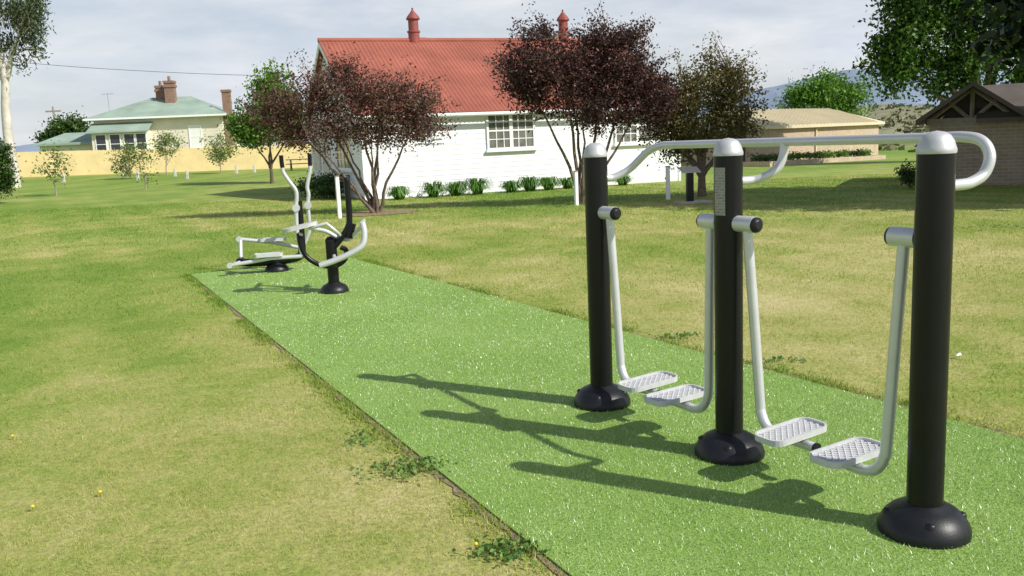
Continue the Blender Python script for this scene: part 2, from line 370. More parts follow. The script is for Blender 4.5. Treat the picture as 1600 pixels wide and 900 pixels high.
# ------------------------------------------------------------------ air walker
A = ground(1443, 834); Cc = ground(941, 634); Bm = (A + Cc) / 2
ax = (A - Cc); S = ax.length / 2; rz = math.atan2(ax.y, ax.x)
PZ = .014
aw = thing('air_walker', 'double air walker with three black posts, silver handrail and four hanging foot pedals', 'outdoor gym machine', (Bm.x, Bm.y, PZ), rz)
HP = 1.485; RP = .0675
for i, xp in enumerate((-S, 0, S)):
    p = MB().tube([(xp, 0, .0), (xp, 0, HP)], RP, 32).build('post', K['black'], aw)
    MB().lathe([(RP + .001, HP - .012), (RP + .0025, HP - .006), (RP + .0025, HP + .003), (RP, HP + .01), (.0605, HP + .034), (.048, HP + .054), (.028, HP + .066), (0.0005, HP + .071)], (xp, 0, 0), 32).build('cap', K['cap'], p)
    MB().lathe([(.17, 0), (.171, .02), (.165, .04), (.15, .066), (.129, .088), (.105, .103), (.088, .11), (.079, .117), (RP, .122)], (xp, 0, 0), 40).build('base_cover', K['rubber'], p)
    for k in range(4):
        w = R(45 + 90 * k); MB().lathe([(.02, .04), (.02, .078), (.014, .085), (.0005, .087)], (xp + .132 * math.cos(w), .132 * math.sin(w), 0), 12).build('bolt_cap', K['rubber'], p)
    if i == 1:   # curved instruction plate on the post
        V = []; na = 8; face = math.atan2(-Bm.y, -Bm.x) - rz - R(38)
        for k in range(na + 1):
            w = face + R(-26 + 52 * k / na)
            for z in (1.195, 1.42): V.append((xp + (RP + .002) * math.cos(w), (RP + .002) * math.sin(w), z))
        MB().add(V, [(2 * k, 2 * k + 2, 2 * k + 3, 2 * k + 1) for k in range(na)], True).build('sign_plate', K['plate'], p)
rl = MB(); zr = 1.525; zl = 1.35; tr = .0215; off = .285
main = [(-S, .06, zl), (-S + .01, .12, zl), (-S + .06, .2, zl + .045), (-S + .15, .262, zr - .035), (-S + .25, off, zr - .003), (-S + .4, off, zr), (0, off, zr), (S - .25, off, zr), (S - .08, off, zr),
        (S - .005, off, zr - .02), (S + .03, off - .006, zr - .075), (S + .025, off - .03, zr - .14), (S + .012, off - .09, zl + .005), (S + .004, .13, zl), (S, .06, zl)]
rl.tube(cr(main, 8), tr, 16)
rl.tube(cr([(.08, off, zr), (.08, off - .004, zr - .05), (.07, off - .03, zr - .12), (.042, off - .1, zl + .012), (.01, .14, zl), (0, .06, zl)], 8), tr * .95, 16)
rl.build('handrail', K['silver'], aw)

def make_pedal(cx, cy, cz, parent, tilt):
    mb = MB(); Wd, Ln_ = .17, .345
    o = rrect(Wd, Ln_, .055); i_ = rrect(Wd - .018, Ln_ - .018, .047)
    T = lambda x, y, z: (cx + x, cy + y, cz + z + y * tilt)
    mb.prism(o, 0, .012); mb.ring(o, i_, .0122, .027)
    hx, hy = Wd / 2 - .014, Ln_ / 2 - .016
    for sgn in (1, -1):
        for c in np.arange(-.28, .29, .037):
            x0 = -hx; x1 = hx
            ya, yb = (x0 - c) * sgn * 1.0, (x1 - c) * sgn * 1.0
            xa, xb = x0, x1
            def cl(x, y, xo, yo):
                if abs(y) <= hy: return x, y
                yt = math.copysign(hy, y); t = (yt - yo) / (y - yo) if y != yo else 0; return xo + (x - xo) * t, yt
            if min(ya, yb) > hy or max(ya, yb) < -hy: continue
            a2 = cl(xa, ya, xb, yb); b2 = cl(xb, yb, xa, ya)
            if math.hypot(a2[0] - b2[0], a2[1] - b2[1]) < .02: continue
            mb.tube([(a2[0], a2[1], .0135), (b2[0], b2[1], .0135)], .0042, 4, True, False)
    mb.v = [T(*p) for p in mb.v]
    return mb.build('foot_pedal', K['pedal'], parent)
for xp, sg, sw, tl, lean, pi_, py_ in ((-S, 1, .01, .05, .055, .235, .015), (0, -1, -.01, .03, .01, .235, -.02), (0, 1, .02, .05, .06, .215, -.02), (S, -1, -.03, .03, .03, .2, .015)):
    zp = 1.155; px = xp + sg * .125
    xi = px + sg * lean; xe = px + sg * (lean + .34); zb = .175
    pts = [(px, 0, zp - .02), (px + sg * lean * .5, sw * .5, .75), (xi, sw, .34), (xi + sg * .012, sw, .255), (xi + sg * .05, sw, .197), (xi + sg * .11, sw, zb), (xi + sg * .2, sw, zb), (xe, sw, zb)]
    arm = MB().tube(cr(pts, 8), .0235, 16).build('swing_arm', K['silver'], aw)
    MB().tube([(xp + sg * .062, 0, zp), (xp + sg * .178, 0, zp)], .0385, 24).build('pivot_sleeve', K['silver'], arm)
    MB().tube([(xp + sg * .176, 0, zp), (xp + sg * .19, 0, zp), (xp + sg * .2, 0, zp)], [.037, .035, .02], 20).build('end_cap', K['rubber'], arm)
    MB().tube([(xe, sw, zb), (xe + sg * .012, sw, zb)], .0255, 14).build('end_cap', K['rubber'], arm)
    make_pedal(xi + sg * pi_, sw + py_, zb + .034, arm, tl)
    MB().box(xi + sg * pi_ - .04, xi + sg * pi_ + .04, sw - .05, sw + .05, zb + .012, zb + .032).build('pedal_bracket', K['silver'], arm)

# ------------------------------------------------------------------ far gym machines
def base_cover(mb, r=.16, s=1): mb.lathe([(r, 0), (r, .02), (r * .95, .045), (r * .78, .08), (r * .5, .1), (r * .45, .11)], (0, 0, 0), 28); return mb
pe = ground(433, 425)
el = thing('elliptical_trainer', 'black and silver elliptical cross trainer with two upright swinging handles at far end of turf', 'outdoor gym machine', (pe.x, pe.y, PZ), R(12))
base_cover(MB()).build('base_cover', K['rubber'], el)
fr = MB(); fr.tube([(0, 0, .02), (0, 0, .15)], .06, 20)
fr.tube(cr([(-.5, 0, .15), (-.2, 0, .13), (.1, 0, .14), (.27, 0, .16), (.34, 0, .22), (.35, 0, .4), (.35, 0, .92)], 6), .052, 14)
fr.tube([(-.46, -.09, .16), (-.46, .09, .16)], .055, 16); fr.tube([(.35, -.19, .84), (.35, .21, .84)], .03, 14)
fr.build('frame', K['black'], el)
# each lever: pivot x, sideways y, pedal position, rear end of pedal arm
for y, X0, top, ped, rear in ((-.2, .32, -.13, (-.05, .2), (-.58, .14)), (.22, .47, .07, (0, .36), (-.47, .44))):
    lowz = .2 if y < 0 else .26
    arm = MB()
    arm.tube(cr([(.35, y, lowz), (X0 - .01, y, .5), (X0, y, .84), (X0 + .02, y, .98), (X0 + .01, y, 1.08), (X0 + top * .5, y, 1.2), (X0 + top * .95, y, 1.31), (X0 + top, y, 1.38)], 6), .026, 10)
    a_ = arm.build('handle_lever', K['silver'], el)
    MB().tube(cr([(X0 + top, y, 1.37), (X0 + top * 1.04, y, 1.45), (X0 + top * 1.04, y, 1.53)], 5), .028, 10).build('grip', K['black'], a_)
    MB().tube([(X0, y - .04, .84), (X0, y + .04, .84)], .05, 16).build('pivot_sleeve', K['silver'], a_)
    pa = MB(); x0, z0 = rear
    pa.tube([(x0, y, z0), (ped[0], y, ped[1]), (.35, y, lowz)], .026, 10)
    pa.tube([(x0 + .02, y, z0), (-.46, y * .5, .16)], .026, 10); pa.tube([(x0, y - .03, z0), (x0, y + .03, z0)], .036, 12)
    pr = pa.build('pedal_arm', K['silver'], el)
    zc = ped[1] + .025
    q = MB(); q.prism(rrect(.36, .15, .04), zc, zc + .02); q.ring(rrect(.36, .15, .04), rrect(.34, .13, .03), zc + .0202, zc + .045)
    q.v = [(xx + ped[0] - .03, yy + y, z) for xx, yy, z in q.v]
    q.build('foot_pedal', K['pedal'], pr)
pb = ground(523, 458)
rd = thing('rider_machine', 'black and silver seated rider exercise machine with oval seat and tall black handle bar', 'outdoor gym machine', (pb.x, pb.y, PZ), R(6))
base_cover(MB()).build('base_cover', K['rubber'], rd)
fr = MB(); fr.tube([(0, 0, .02), (0, 0, .58)], .062, 20); fr.lathe([(.064, .57), (.064, .59), (.04, .62), (.0005, .63)])
fr.tube(cr([(-.34, 0, .68), (-.33, 0, .55), (-.28, 0, .42), (-.15, 0, .32), (.02, 0, .29), (.14, 0, .36), (.16, 0, .46), (.1, 0, .5)], 6), .028, 12)
fr.build('frame', K['black'], rd)
lv = MB(); lv.tube(cr([(-.02, -.02, .46), (.1, -.02, .58), (.2, -.02, .72), (.225, -.02, .85), (.225, -.02, 1.27)], 6), .034, 12)
lv.tube([(.225, -.2, 1.25), (.225, .16, 1.25)], .022, 12); lv.tube([(.2, -.02, .6), (.25, -.02, .76)], .045, 12)
lv.build('handle_bar', K['black'], rd)
st = MB(); o = rrect(.38, .26, .115, 8)
st.prism(o, 0, .04, lambda x, y, z: (x - .32, y, z + .73 + .2 * x)); st.tube([(-.33, 0, .66), (-.32, 0, .68)], .03, 12); st.build('seat', K['pedal'], rd)
sl = MB(); sl.tube(cr([(-.2, .05, .72), (-.05, .06, .68), (.08, .06, .6), (.2, .06, .58), (.3, .05, .66)], 6), .024, 10); sl.tube([(-.22, -.05, .73), (-.02, -.1, .78), (.1, -.1, .66), (.12, .06, .6)], .02, 10)
sl.build('seat_linkage', K['silver'], rd)
fb = MB(); fb.tube(cr([(.37, -.14, .77), (.385, -.16, .66), (.36, -.18, .54), (.25, -.2, .46), (.05, -.2, .38), (-.12, -.2, .33)], 6), .034, 12)
fb.tube([(.37, -.14, .77), (.37, .12, .77)], .024, 10); fb.tube([(.05, -.2, .38), (.02, 0, .42)], .022, 10); fb.tube([(.37, -.14, .74), (.24, -.02, .62)], .02, 10)
fb.build('foot_bar', K['silver'], rd)

# ------------------------------------------------------------------ trees
def uvec(n):
    a_ = rng.normal(size=(n, 3)); return a_ / np.linalg.norm(a_, axis=1, keepdims=True)
def leaf_mesh(name, C, size, mat, parent, rnd, droop=0, narrow=.55):
    n = len(C); a_ = uvec(n); a_[:, 2] -= droop; a_ /= np.linalg.norm(a_, axis=1, keepdims=True)
    b_ = np.cross(a_, uvec(n)); b_ /= np.linalg.norm(b_, axis=1, keepdims=True) + 1e-9
    s = size * rng.uniform(.6, 1.3, n)[:, None]; V = np.empty((n, 4, 3))
    V[:, 0] = C - a_ * s * .5; V[:, 1] = C + b_ * s * narrow * .5; V[:, 2] = C + a_ * s * .5; V[:, 3] = C - b_ * s * narrow * .5
    return np_mesh(name, V.reshape(-1, 3), np.arange(4 * n).reshape(n, 4), mat, parent, {'rnd': np.repeat(rnd, 4)})
def bez(p0, p1, p2, n):
    return [p0 * (1 - t) ** 2 + p1 * 2 * t * (1 - t) + p2 * t * t for t in [k / n for k in range(n + 1)]]
def make_tree(name, label, cat, base, blobs, nst, ntip, per, lsize, clump, lmat, bark, tr_, fork, group=None, spread=.15, narrow=.55, droop=0, shell=2.3, brr=.012, shoots=0):
    root = thing(name, label, cat, base, 0, group)
    vol = np.array([b_[3] * b_[4] * b_[5] for b_ in blobs]); vol = vol ** .8; idx = rng.choice(len(blobs), ntip, p=vol / vol.sum())
    B = np.array(blobs, float)[idx]; tips = B[:, :3] + uvec(ntip) * (rng.random(ntip) ** (1 / shell))[:, None] * B[:, 3:6]
    tips[:, 2] = np.maximum(tips[:, 2], .25)
    cen = B[:, :3].mean(0)
    if shoots:      # long outer shoots break up the outline
        ids = np.argsort(-np.linalg.norm((tips - cen), axis=1))[:shoots * 3]; ids = rng.choice(ids, shoots, replace=False)
        dv = tips[ids] - cen; dv /= np.linalg.norm(dv, axis=1, keepdims=True); dv[:, 2] += .45
        extra = np.concatenate([tips[ids] + dv * rng.uniform(.12, .24, shoots)[:, None], tips[ids] + dv * rng.uniform(.25, .42, shoots)[:, None]]); tips = np.concatenate([tips, extra])
    # spread-out stem targets
    ch = [int(rng.integers(ntip))]
    while len(ch) < min(nst, ntip):
        dmin = np.min(np.linalg.norm(tips[:ntip, None, :] - tips[ch][None], axis=2), axis=1); ch.append(int(np.argmax(dmin)))
    mb = MB(); stems = []
    fk = Vector((0, 0, fork))
    if fork > .5: mb.tube([Vector((0, 0, -.08)), Vector((0, 0, .1)), fk * .5 + Vector((random.uniform(-.03, .03), 0, 0)), fk * 1.02], [tr_ * 1.5, tr_ * 1.15, tr_, tr_ * .9], 9)
    for k, c in enumerate(ch):
        e = Vector(cen * .25 + tips[c] * .75); w = 2 * math.pi * k / len(ch)
        s0 = (Vector((math.cos(w), math.sin(w), 0)) * tr_ * .45 + (fk * .9 if fork > .5 else Vector((0, 0, -.06))))
        mid = Vector((e.x * .45, e.y * .45, s0.z + (e.z - s0.z) * .5)) + Vector((random.uniform(-1, 1), random.uniform(-1, 1), 0)) * spread
        P = bez(s0, mid, e, 9); P = [p + Vector((random.gauss(0, 1), random.gauss(0, 1), random.gauss(0, .4))) * spread * .12 * (0 if i == 0 else 1) for i, p in enumerate(P)]
        r0 = tr_ * (.75 if fork > .5 else .62); mb.tube(P, [r0 * (1 - .85 * (i / 9) ** .7) + brr * .5 for i in range(10)], 7); stems.append(P)
    allp = np.array([[tuple(p) for p in s_] for s_ in stems])      # k,10,3
    C = []; Rn_ = []; br = MB()
    for ti, t in enumerate(tips):
        d_ = np.linalg.norm(allp - t, axis=2) + np.maximum(0, allp[:, :, 2] - t[2]) * 1.0 + np.maximum(0, 3 - np.arange(10))[None] * .3
        k, j = np.unravel_index(np.argmin(d_), d_.shape); p0 = Vector(allp[k, j]); p2 = Vector(t)
        mid = (p0 + p2) / 2 + Vector((random.gauss(0, .1), random.gauss(0, .1), random.uniform(-.05, .15) * (p2 - p0).length))
        if (p2 - p0).length > .05: br.tube(bez(p0, mid, p2, 4), [brr * q for q in (1.2, 1, .8, .55, .3)], 4, False)
        ex_ = ti >= ntip
        npt = max(1, int(per * rng.uniform(.4, 1.6) * (.3 if ex_ else 1))); sc_ = clump * rng.uniform(.6, 1.4) * (.5 if ex_ else 1)
        c = np.empty((npt, 3)); u = rng.random(npt); bk = np.where(rng.random(npt) < .35, u * .5, 0)
        c[:] = t + (np.array(p0) - t) * bk[:, None] + rng.normal(size=(npt, 3)) * sc_ * np.array([1, 1, .75])
        C.append(c); Rn_.append(np.clip(rng.uniform(.15, .75) + rng.normal(size=npt) * .2, 0, 1))
    tk = mb.build('trunk', bark, root); br.build('branches', bark, tk) if br.v else None
    C = np.concatenate(C); Rn_ = np.concatenate(Rn_); C[:, 2] = np.maximum(C[:, 2], .06)
    leaf_mesh('crown', C, lsize, lmat, root, Rn_, droop, narrow)
    return root
def bl(base, u0, v0, u1, v1, Y=None, dy=0, ry=None):
    Y = (Y or base.y) + dy; c = at((u0 + u1) / 2, (v0 + v1) / 2, Y); a_ = at(u0, (v0 + v1) / 2, Y); t = at((u0 + u1) / 2, v0, Y)
    rx = c.x - a_.x; return (c.x - base.x, c.y - base.y, c.z - base.z, rx, ry or rx * .9, t.z - c.z)

b1 = ground(588, 333)
make_tree('plum_tree', 'sparse red brown plum tree with spreading bare stems in front of the white hall', 'tree', b1,
          [bl(b1, 385, 130, 460, 215), bl(b1, 410, 110, 500, 220), bl(b1, 440, 95, 560, 200), bl(b1, 500, 100, 620, 205), bl(b1, 560, 115, 698, 200), bl(b1, 405, 175, 500, 245), bl(b1, 470, 160, 580, 245), bl(b1, 590, 150, 708, 232), bl(b1, 500, 80, 565, 140), bl(b1, 540, 180, 640, 235)],
          9, 620, 36, .074, .17, K['redbrown'], K['bark'], .078, .1, None, .22, shell=1.6, brr=.008, shoots=65)
b2 = ground(910, 319)
make_tree('plum_tree', 'tall dense dark purple plum tree behind the left post of the air walker', 'tree', b2,
          [bl(b2, 800, 50, 940, 175), bl(b2, 880, 35, 1020, 165), bl(b2, 772, 70, 850, 150), bl(b2, 860, 110, 1010, 212), bl(b2, 960, 75, 1048, 170), bl(b2, 815, 28, 870, 90), bl(b2, 890, 20, 950, 90), bl(b2, 965, 32, 1010, 90), bl(b2, 800, 120, 870, 190), bl(b2, 985, 120, 1058, 205)],
          8, 680, 52, .078, .15, K['purple'], K['bark'], .09, .25, None, .18, shell=1.9, shoots=75, brr=.01)
b3 = ground(1097, 307)
make_tree('plum_tree', 'bronze green plum tree with leaning trunk right of the tall purple tree', 'tree', b3,
          [bl(b3, 985, 115, 1100, 215), bl(b3, 1050, 90, 1150, 180), bl(b3, 1100, 115, 1192, 205), bl(b3, 1010, 165, 1120, 258), bl(b3, 1085, 78, 1140, 130), bl(b3, 1120, 90, 1170, 150), bl(b3, 1100, 165, 1185, 240)],
          6, 430, 44, .08, .17, K['bronze'], K['bark'], .1, .6, None, .15, shell=1.7, shoots=50)
bg = on_ground(425, 42)
make_tree('green_tree', 'bright green leafy tree behind the red brown plum tree', 'tree', bg,
          [bl(bg, 362, 150, 445, 228), bl(bg, 395, 102, 462, 200), bl(bg, 420, 150, 480, 230), bl(bg, 360, 180, 415, 230)], 5, 300, 42, .17, .22, K['gleaf'], K['bark2'], .075, .8, shoots=25)
bo = on_ground(1525, 42)
make_tree('oak_tree', 'large green broad leafed tree towering behind the brick shelter', 'tree', bo,
          [bl(bo, 1365, 0, 1480, 110), bl(bo, 1440, -60, 1600, 70), bl(bo, 1350, 60, 1440, 150), bl(bo, 1430, 50, 1560, 155), bl(bo, 1540, 0, 1680, 160), bl(bo, 1450, -130, 1620, -20), bl(bo, 1362, -40, 1450, 30)],
          9, 560, 60, .22, .33, K['oleaf'], K['bark2'], .3, 1.6, shell=2.0, shoots=30)
bt = on_ground(1288, 85)
make_tree('green_tree', 'bright green rounded tree rising behind the beige roofed brick block', 'tree', bt,
          [bl(bt, 1222, 130, 1290, 185), bl(bt, 1250, 108, 1320, 180), bl(bt, 1290, 122, 1362, 185)], 5, 240, 42, .3, .42, K['gleaf'], K['bark2'], .2, 1.2)
bc_ = Vector((13.5, 17.5, 0))
make_tree('cypress_tree', 'dark dense evergreen overhanging the top right corner, shading the lawn', 'tree', bc_,
          [(0, 0, 3.3, 3.9, 3.6, 1.0), (0, 0, 5.0, 4.4, 3.9, 1.8), (0, 0, 7.0, 3.6, 3.4, 2.0)], 7, 760, 60, .27, .3, K['vdark'], K['bark2'], .28, 1.4, shell=2.2)
# eucalypt
be = on_ground(24, 46)
eu = thing('gum_tree', 'tall gum tree with pale smooth trunk at the left edge', 'tree', be)
mb = MB(); loc = lambda u, v, dy=0: at(u, v, be.y + dy) - be
P = [Vector((0, 0, -.1)), loc(20, 260), loc(13, 215), loc(9, 170), loc(8, 125), loc(0, 85), loc(-12, 40), loc(-20, -30)]
mb.tube(cr(P, 5), list(np.linspace(.28, .12, 36)), 10); mb.tube(cr([loc(8, 128), loc(14, 112), loc(18, 85), loc(30, 55), loc(45, 20), loc(55, -20)], 5), list(np.linspace(.15, .04, 26)), 8)
mb.tube(cr([loc(8, 128), loc(-10, 110), loc(-40, 80)], 5), list(np.linspace(.13, .05, 11)), 8)
tk = mb.build('trunk', K['eucbark'], eu)
C = []; Rn_ = []; tw = MB()
for (u, v, ru, rv, n) in ((45, 30, 26, 32, 30), (20, 15, 30, 25, 26), (55, 60, 16, 28, 14), (20, 70, 22, 20, 14), (60, 10, 18, 20, 12), (-20, 20, 30, 50, 20), (32, 98, 10, 10, 3), (-40, 70, 30, 30, 12)):
    for k in range(n):
        a_ = uvec(1)[0]; s_ = rng.random() ** .5; c = np.array(loc(u + a_[0] * ru * s_, v + a_[2] * rv * s_, a_[1] * 1.2 * s_))
        C.append(c + rng.normal(size=(34, 3)) * np.array([.22, .22, .3])); Rn_.append(np.clip(rng.uniform(.1, .8) + rng.normal(size=34) * .15, 0, 1))
        tw.tube([c, Vector(c) * .6 + loc(22, 75) * .4], [.01, .03], 4, False)
tw.build('branches', K['eucbark'], tk); leaf_mesh('crown', np.concatenate(C), .24, K['eleaf'], eu, np.concatenate(Rn_), .9, .3)
bs = on_ground(-2, 34)
make_tree('conifer_shrub', 'dark green upright conifer shrub at the left edge of the lawn', 'shrub', bs, [bl(bs, -26, 235, 22, 310), bl(bs, -20, 215, 16, 270)], 4, 160, 60, .09, .12, K['dleaf'], K['bark2'], .06, .1)
bh = on_ground(102, 100)
make_tree('background_tree', 'dark green tree behind the low green roofed annex at left', 'tree', bh, [bl(bh, 75, 188, 115, 225), bl(bh, 95, 184, 135, 220), bl(bh, 62, 205, 95, 232)], 4, 130, 40, .35, .45, K['dleaf'], K['bark2'], .2, 1.0)

def sapling(u, vb, Y, blobs, label, n, per=16):
    b_ = on_ground(u, Y); make_tree('sapling', label, 'sapling', b_, [bl(b_, *q) for q in blobs], 3, n, per, .14, .19, K['sleaf'], K['grey_wood'], .03, .6, 'young saplings in front of the timber fence', .05, brr=.008)
sapling(88, 320, 38, [(58, 245, 112, 290), (68, 222, 107, 262)], 'sparse young sapling nearest the left edge, before the timber fence', 40, 10)
sapling(205, 282, 52, [(170, 218, 237, 270), (180, 240, 225, 280)], 'pale green sapling in front of the bay windows of the cream house', 90, 16)
sapling(228, 305, 40, [(213, 260, 242, 288)], 'thin almost leafless sapling on open lawn right of the pale green sapling', 12, 6)
sapling(261, 268, 56, [(238, 206, 284, 248)], 'rounded young sapling below the brick chimneys of the cream house', 72, 16)
sapling(345, 262, 57, [(313, 203, 372, 252), (325, 225, 368, 258)], 'bushy young sapling beside the separate tall brick chimney', 90, 17)
ords = ['leftmost', 'second from left', 'third from left', 'fourth from left', 'fifth from left', 'sixth from left', 'seventh from left', 'eighth from left', 'ninth from left']
for i, (u, Y) in enumerate(((100, 50), (192, 56), (216, 50), (274, 54), (293, 50), (370, 56), (398, 57))):
    p = on_ground(u, Y); t = thing('stake', 'short pale stake on the lawn before the fence, ' + ords[i], 'stake', p, 0, 'short pale stakes before the timber fence')
    MB().prism(rrect(.14, .1, .02), -.03, .42 + .1 * random.random()).build('shaft', K['guard'], t)
    MB().box(-.09, .09, -.07, .07, -.02, .05).build('foot', K['concrete'], t)

# ------------------------------------------------------------------ white hall
C0 = ground(572, 313); ang = R(21); ex = Vector((math.cos(ang), math.sin(ang), 0)); ey = Vector((-math.sin(ang), math.cos(ang), 0))
Lh = solve_u(lambda s_: C0 + ex * s_, 1062, 2, 20)
lo, hi = 2, 14
for _ in range(40):
    m_ = (lo + hi) / 2
    if proj(C0 + ey * m_)[0] > 486: lo = m_
    else: hi = m_
Wh = min(9.5, (lo + hi) / 2)
apx = C0 + ey * (Wh / 2); ZR = at(520, 66, apx.y).z - C0.z
xw = solve_u(lambda s_: C0 + ex * s_ + Vector((0, 0, 2.4)), 800, 0, 12); ZE = at(800, 168, (C0 + ex * xw).y).z - C0.z
hall = thing('weatherboard_hall', 'white weatherboard hall with red corrugated iron roof', 'building', C0, ang)
wl = MB(); step = .155; lip = .0115
def slope_y(z): return 0 if z <= ZE else (z - ZE) / (ZR - ZE) * Wh / 2
z = -.3
while z < ZE:
    z1 = min(z + step, ZE)
    wl.add([(0, -lip, z), (Lh, -lip, z), (Lh, -.002, z1), (0, -.002, z1)], [(0, 1, 2, 3)]); wl.add([(0, -lip, z), (Lh, -lip, z), (Lh, 0, z), (0, 0, z)], [(0, 3, 2, 1)]); z = z1
z = -.3
while z < ZR - .05:
    z1 = min(z + step, ZR - .02); a0, a1 = slope_y(z), slope_y(z1)
    wl.add([(-lip, a0, z), (-lip, Wh - a0, z), (-.002, Wh - a1, z1), (-.002, a1, z1)], [(3, 2, 1, 0)])
    wl.add([(Lh + lip, a0, z), (Lh + lip, Wh - a0, z), (Lh + .002, Wh - a1, z1), (Lh + .002, a1, z1)], [(0, 1, 2, 3)]); z = z1
wl.add([(0, Wh, -.3), (Lh, Wh, -.3), (Lh, Wh, ZE), (0, Wh, ZE)], [(0, 3, 2, 1)]); wl.box(.01, Lh - .01, .01, Wh - .01, -.3, ZE - .02)
wl.box(-.035, .06, -.035, .06, -.3, ZE); wl.box(Lh - .06, Lh + .035, -.035, .06, -.3, ZE); wl.box(-.035, .06, Wh - .06, Wh + .035, -.3, ZE)
wl.build('wall', K['white'], hall)
rf = MB(); oh = .3; pitchv = (ZR - ZE) / (Wh / 2); nC = int((Lh + .5) / .14) * 6
for side in (0, 1):
    V = []; y0, y1 = (-oh, Wh / 2) if side == 0 else (Wh + oh, Wh / 2)
    for i in range(nC + 1):
        x = -.25 + (Lh + .5) * i / nC; o_ = .013 * math.sin(2 * math.pi * i / 6)
        V += [(x, y0, ZE - oh * pitchv + .06 + o_), (x, y1, ZR + .06 + o_)]
    rf.add(V, [(2 * i, 2 * i + 2, 2 * i + 3, 2 * i + 1) for i in range(nC)], True)
rf.tube([(-.27, Wh / 2, ZR + .07), (Lh + .27, Wh / 2, ZR + .07)], .085, 10)
roof = rf.build('roof', K['red_roof'], hall)
for xx in (-.26, Lh + .22):
    for s_ in (0, 1):
        tb = MB(); y0, y1 = (-oh, Wh / 2) if s_ == 0 else (Wh + oh, Wh / 2); za, zb_ = ZE - oh * pitchv, ZR
        tb.add([(xx, y0, za - .14), (xx + .04, y0, za - .14), (xx + .04, y1, zb_ - .14), (xx, y1, zb_ - .14), (xx, y0, za + .03), (xx + .04, y0, za + .03), (xx + .04, y1, zb_ + .03), (xx, y1, zb_ + .03)],
               [(0, 1, 2, 3), (4, 7, 6, 5), (0, 4, 5, 1), (3, 2, 6, 7), (0, 3, 7, 4), (1, 5, 6, 2)])
        tb.build('barge_board', K['trim'], hall)
MB().tube([(-.25, -oh - .05, ZE - oh * pitchv - .02), (Lh + .25, -oh - .05, ZE - oh * pitchv - .02)], .06, 10).build('gutter', K['trim'], hall)
def ridge_x(u): return solve_u(lambda s_: C0 + ex * s_ + ey * (Wh / 2) + Vector((0, 0, ZR + .5)), u, -1, 14)
for u in (646, 880):
    x = ridge_x(u); c = (x, Wh / 2, ZR + .02)
    v_ = MB(); v_.lathe([(.2, -.1), (.2, .3), (.235, .32), (.235, .37), (.18, .39), (.18, .74), (.24, .76), (.24, .8)], c, 20, False); vv = v_.build('roof_ventilator', K['red_dark'], roof)
    MB().lathe([(.25, .79), (.2, .88), (.1, 1.0), (.04, 1.08), (.03, 1.12), (.04, 1.15), (.0005, 1.18)], c, 20).build('ventilator_cap', K['red_dark'], vv)
x = ridge_x(668); ch = MB(); ch.box(x - .22, x + .22, Wh * .62, Wh * .62 + .4, ZR - 1.2, ZR + .22); ch.box(x - .26, x + .26, Wh * .62 - .04, Wh * .62 + .44, ZR + .22, ZR + .3); ch.build('chimney', K['brick_ch'], roof)
def window(parent, T, u0, u1, z0, z1, cols, rows, splits=1, glass='glass'):
    fm = MB(); w = .07
    fm.box(u0 - w, u1 + w, .0, .06, z1, z1 + w, T); fm.box(u0 - w, u1 + w, .0, .06, z0 - w, z0, T)
    fm.box(u0 - w, u0, .0, .058, z0, z1, T); fm.box(u1, u1 + w, .0, .058, z0, z1, T)
    for s_ in range(1, splits):
        xx = u0 + (u1 - u0) * s_ / splits; fm.box(xx - .06, xx + .06, .0, .056, z0, z1, T)
    zm = (z0 + z1) / 2; fm.box(u0, u1, .0, .05, zm - .025, zm + .025, T)
    for s_ in range(splits):
        a_, b_ = u0 + (u1 - u0) * s_ / splits, u0 + (u1 - u0) * (s_ + 1) / splits
        for k in range(1, cols): xx = a_ + (b_ - a_) * k / cols; fm.box(xx - .013, xx + .013, .0, .044, z0, z1, T)
    for k in range(1, rows): zz = z0 + (z1 - z0) * k / rows; fm.box(u0, u1, .0, .042, zz - .013, zz + .013, T)
    fo = fm.build('window', K['trim'], parent)
    MB().box(u0, u1, .005, .03, z0, z1, T).build('pane', K[glass], fo); MB().box(u0 - .12, u1 + .12, .0, .12, z0 - .13, z0 - .071, T).build('sill', K['trim'], fo)
TF = lambda u, o_, z: (u, -o_, z); TG = lambda u, o_, z: (-o_, u, z)
def wx(u, z): return solve_u(lambda s_: C0 + ex * s_ + Vector((0, 0, z)), u, -1, 14)
zt = at(796, 177, (C0 + ex * xw).y).z - C0.z; zbm = at(796, 230, (C0 + ex * xw).y).z - C0.z
window(hall, TF, wx(763, 1.9), wx(832, 1.9), zbm, min(zt, ZE - .1), 3, 4, 2)
window(hall, TF, wx(962, 1.9), wx(1028, 1.9), zbm, min(zt, ZE - .1), 3, 4, 2)
window(hall, TG, Wh * .18, Wh * .42, .95, 2.0, 2, 4, 2, 'darkglass')
dr_ = MB(); dr_.box(Wh * .58, Wh * .72, 0.0, .05, -.05, 2.0, TG); do = dr_.build('door', K['cream'], hall)
fr = MB(); fr.box(Wh * .58 - .09, Wh * .58, 0, .06, -.05, 2.08, TG); fr.box(Wh * .72, Wh * .72 + .09, 0, .06, -.05, 2.08, TG); fr.box(Wh * .58, Wh * .72, 0, .06, 2.0, 2.08, TG); fr.build('door_frame', K['trim'], do)
nb = MB(); nb.box(Wh * .8, Wh * .93, .02, .07, .8, 1.9, TG); nb.build('notice_board', K['cream'], hall)
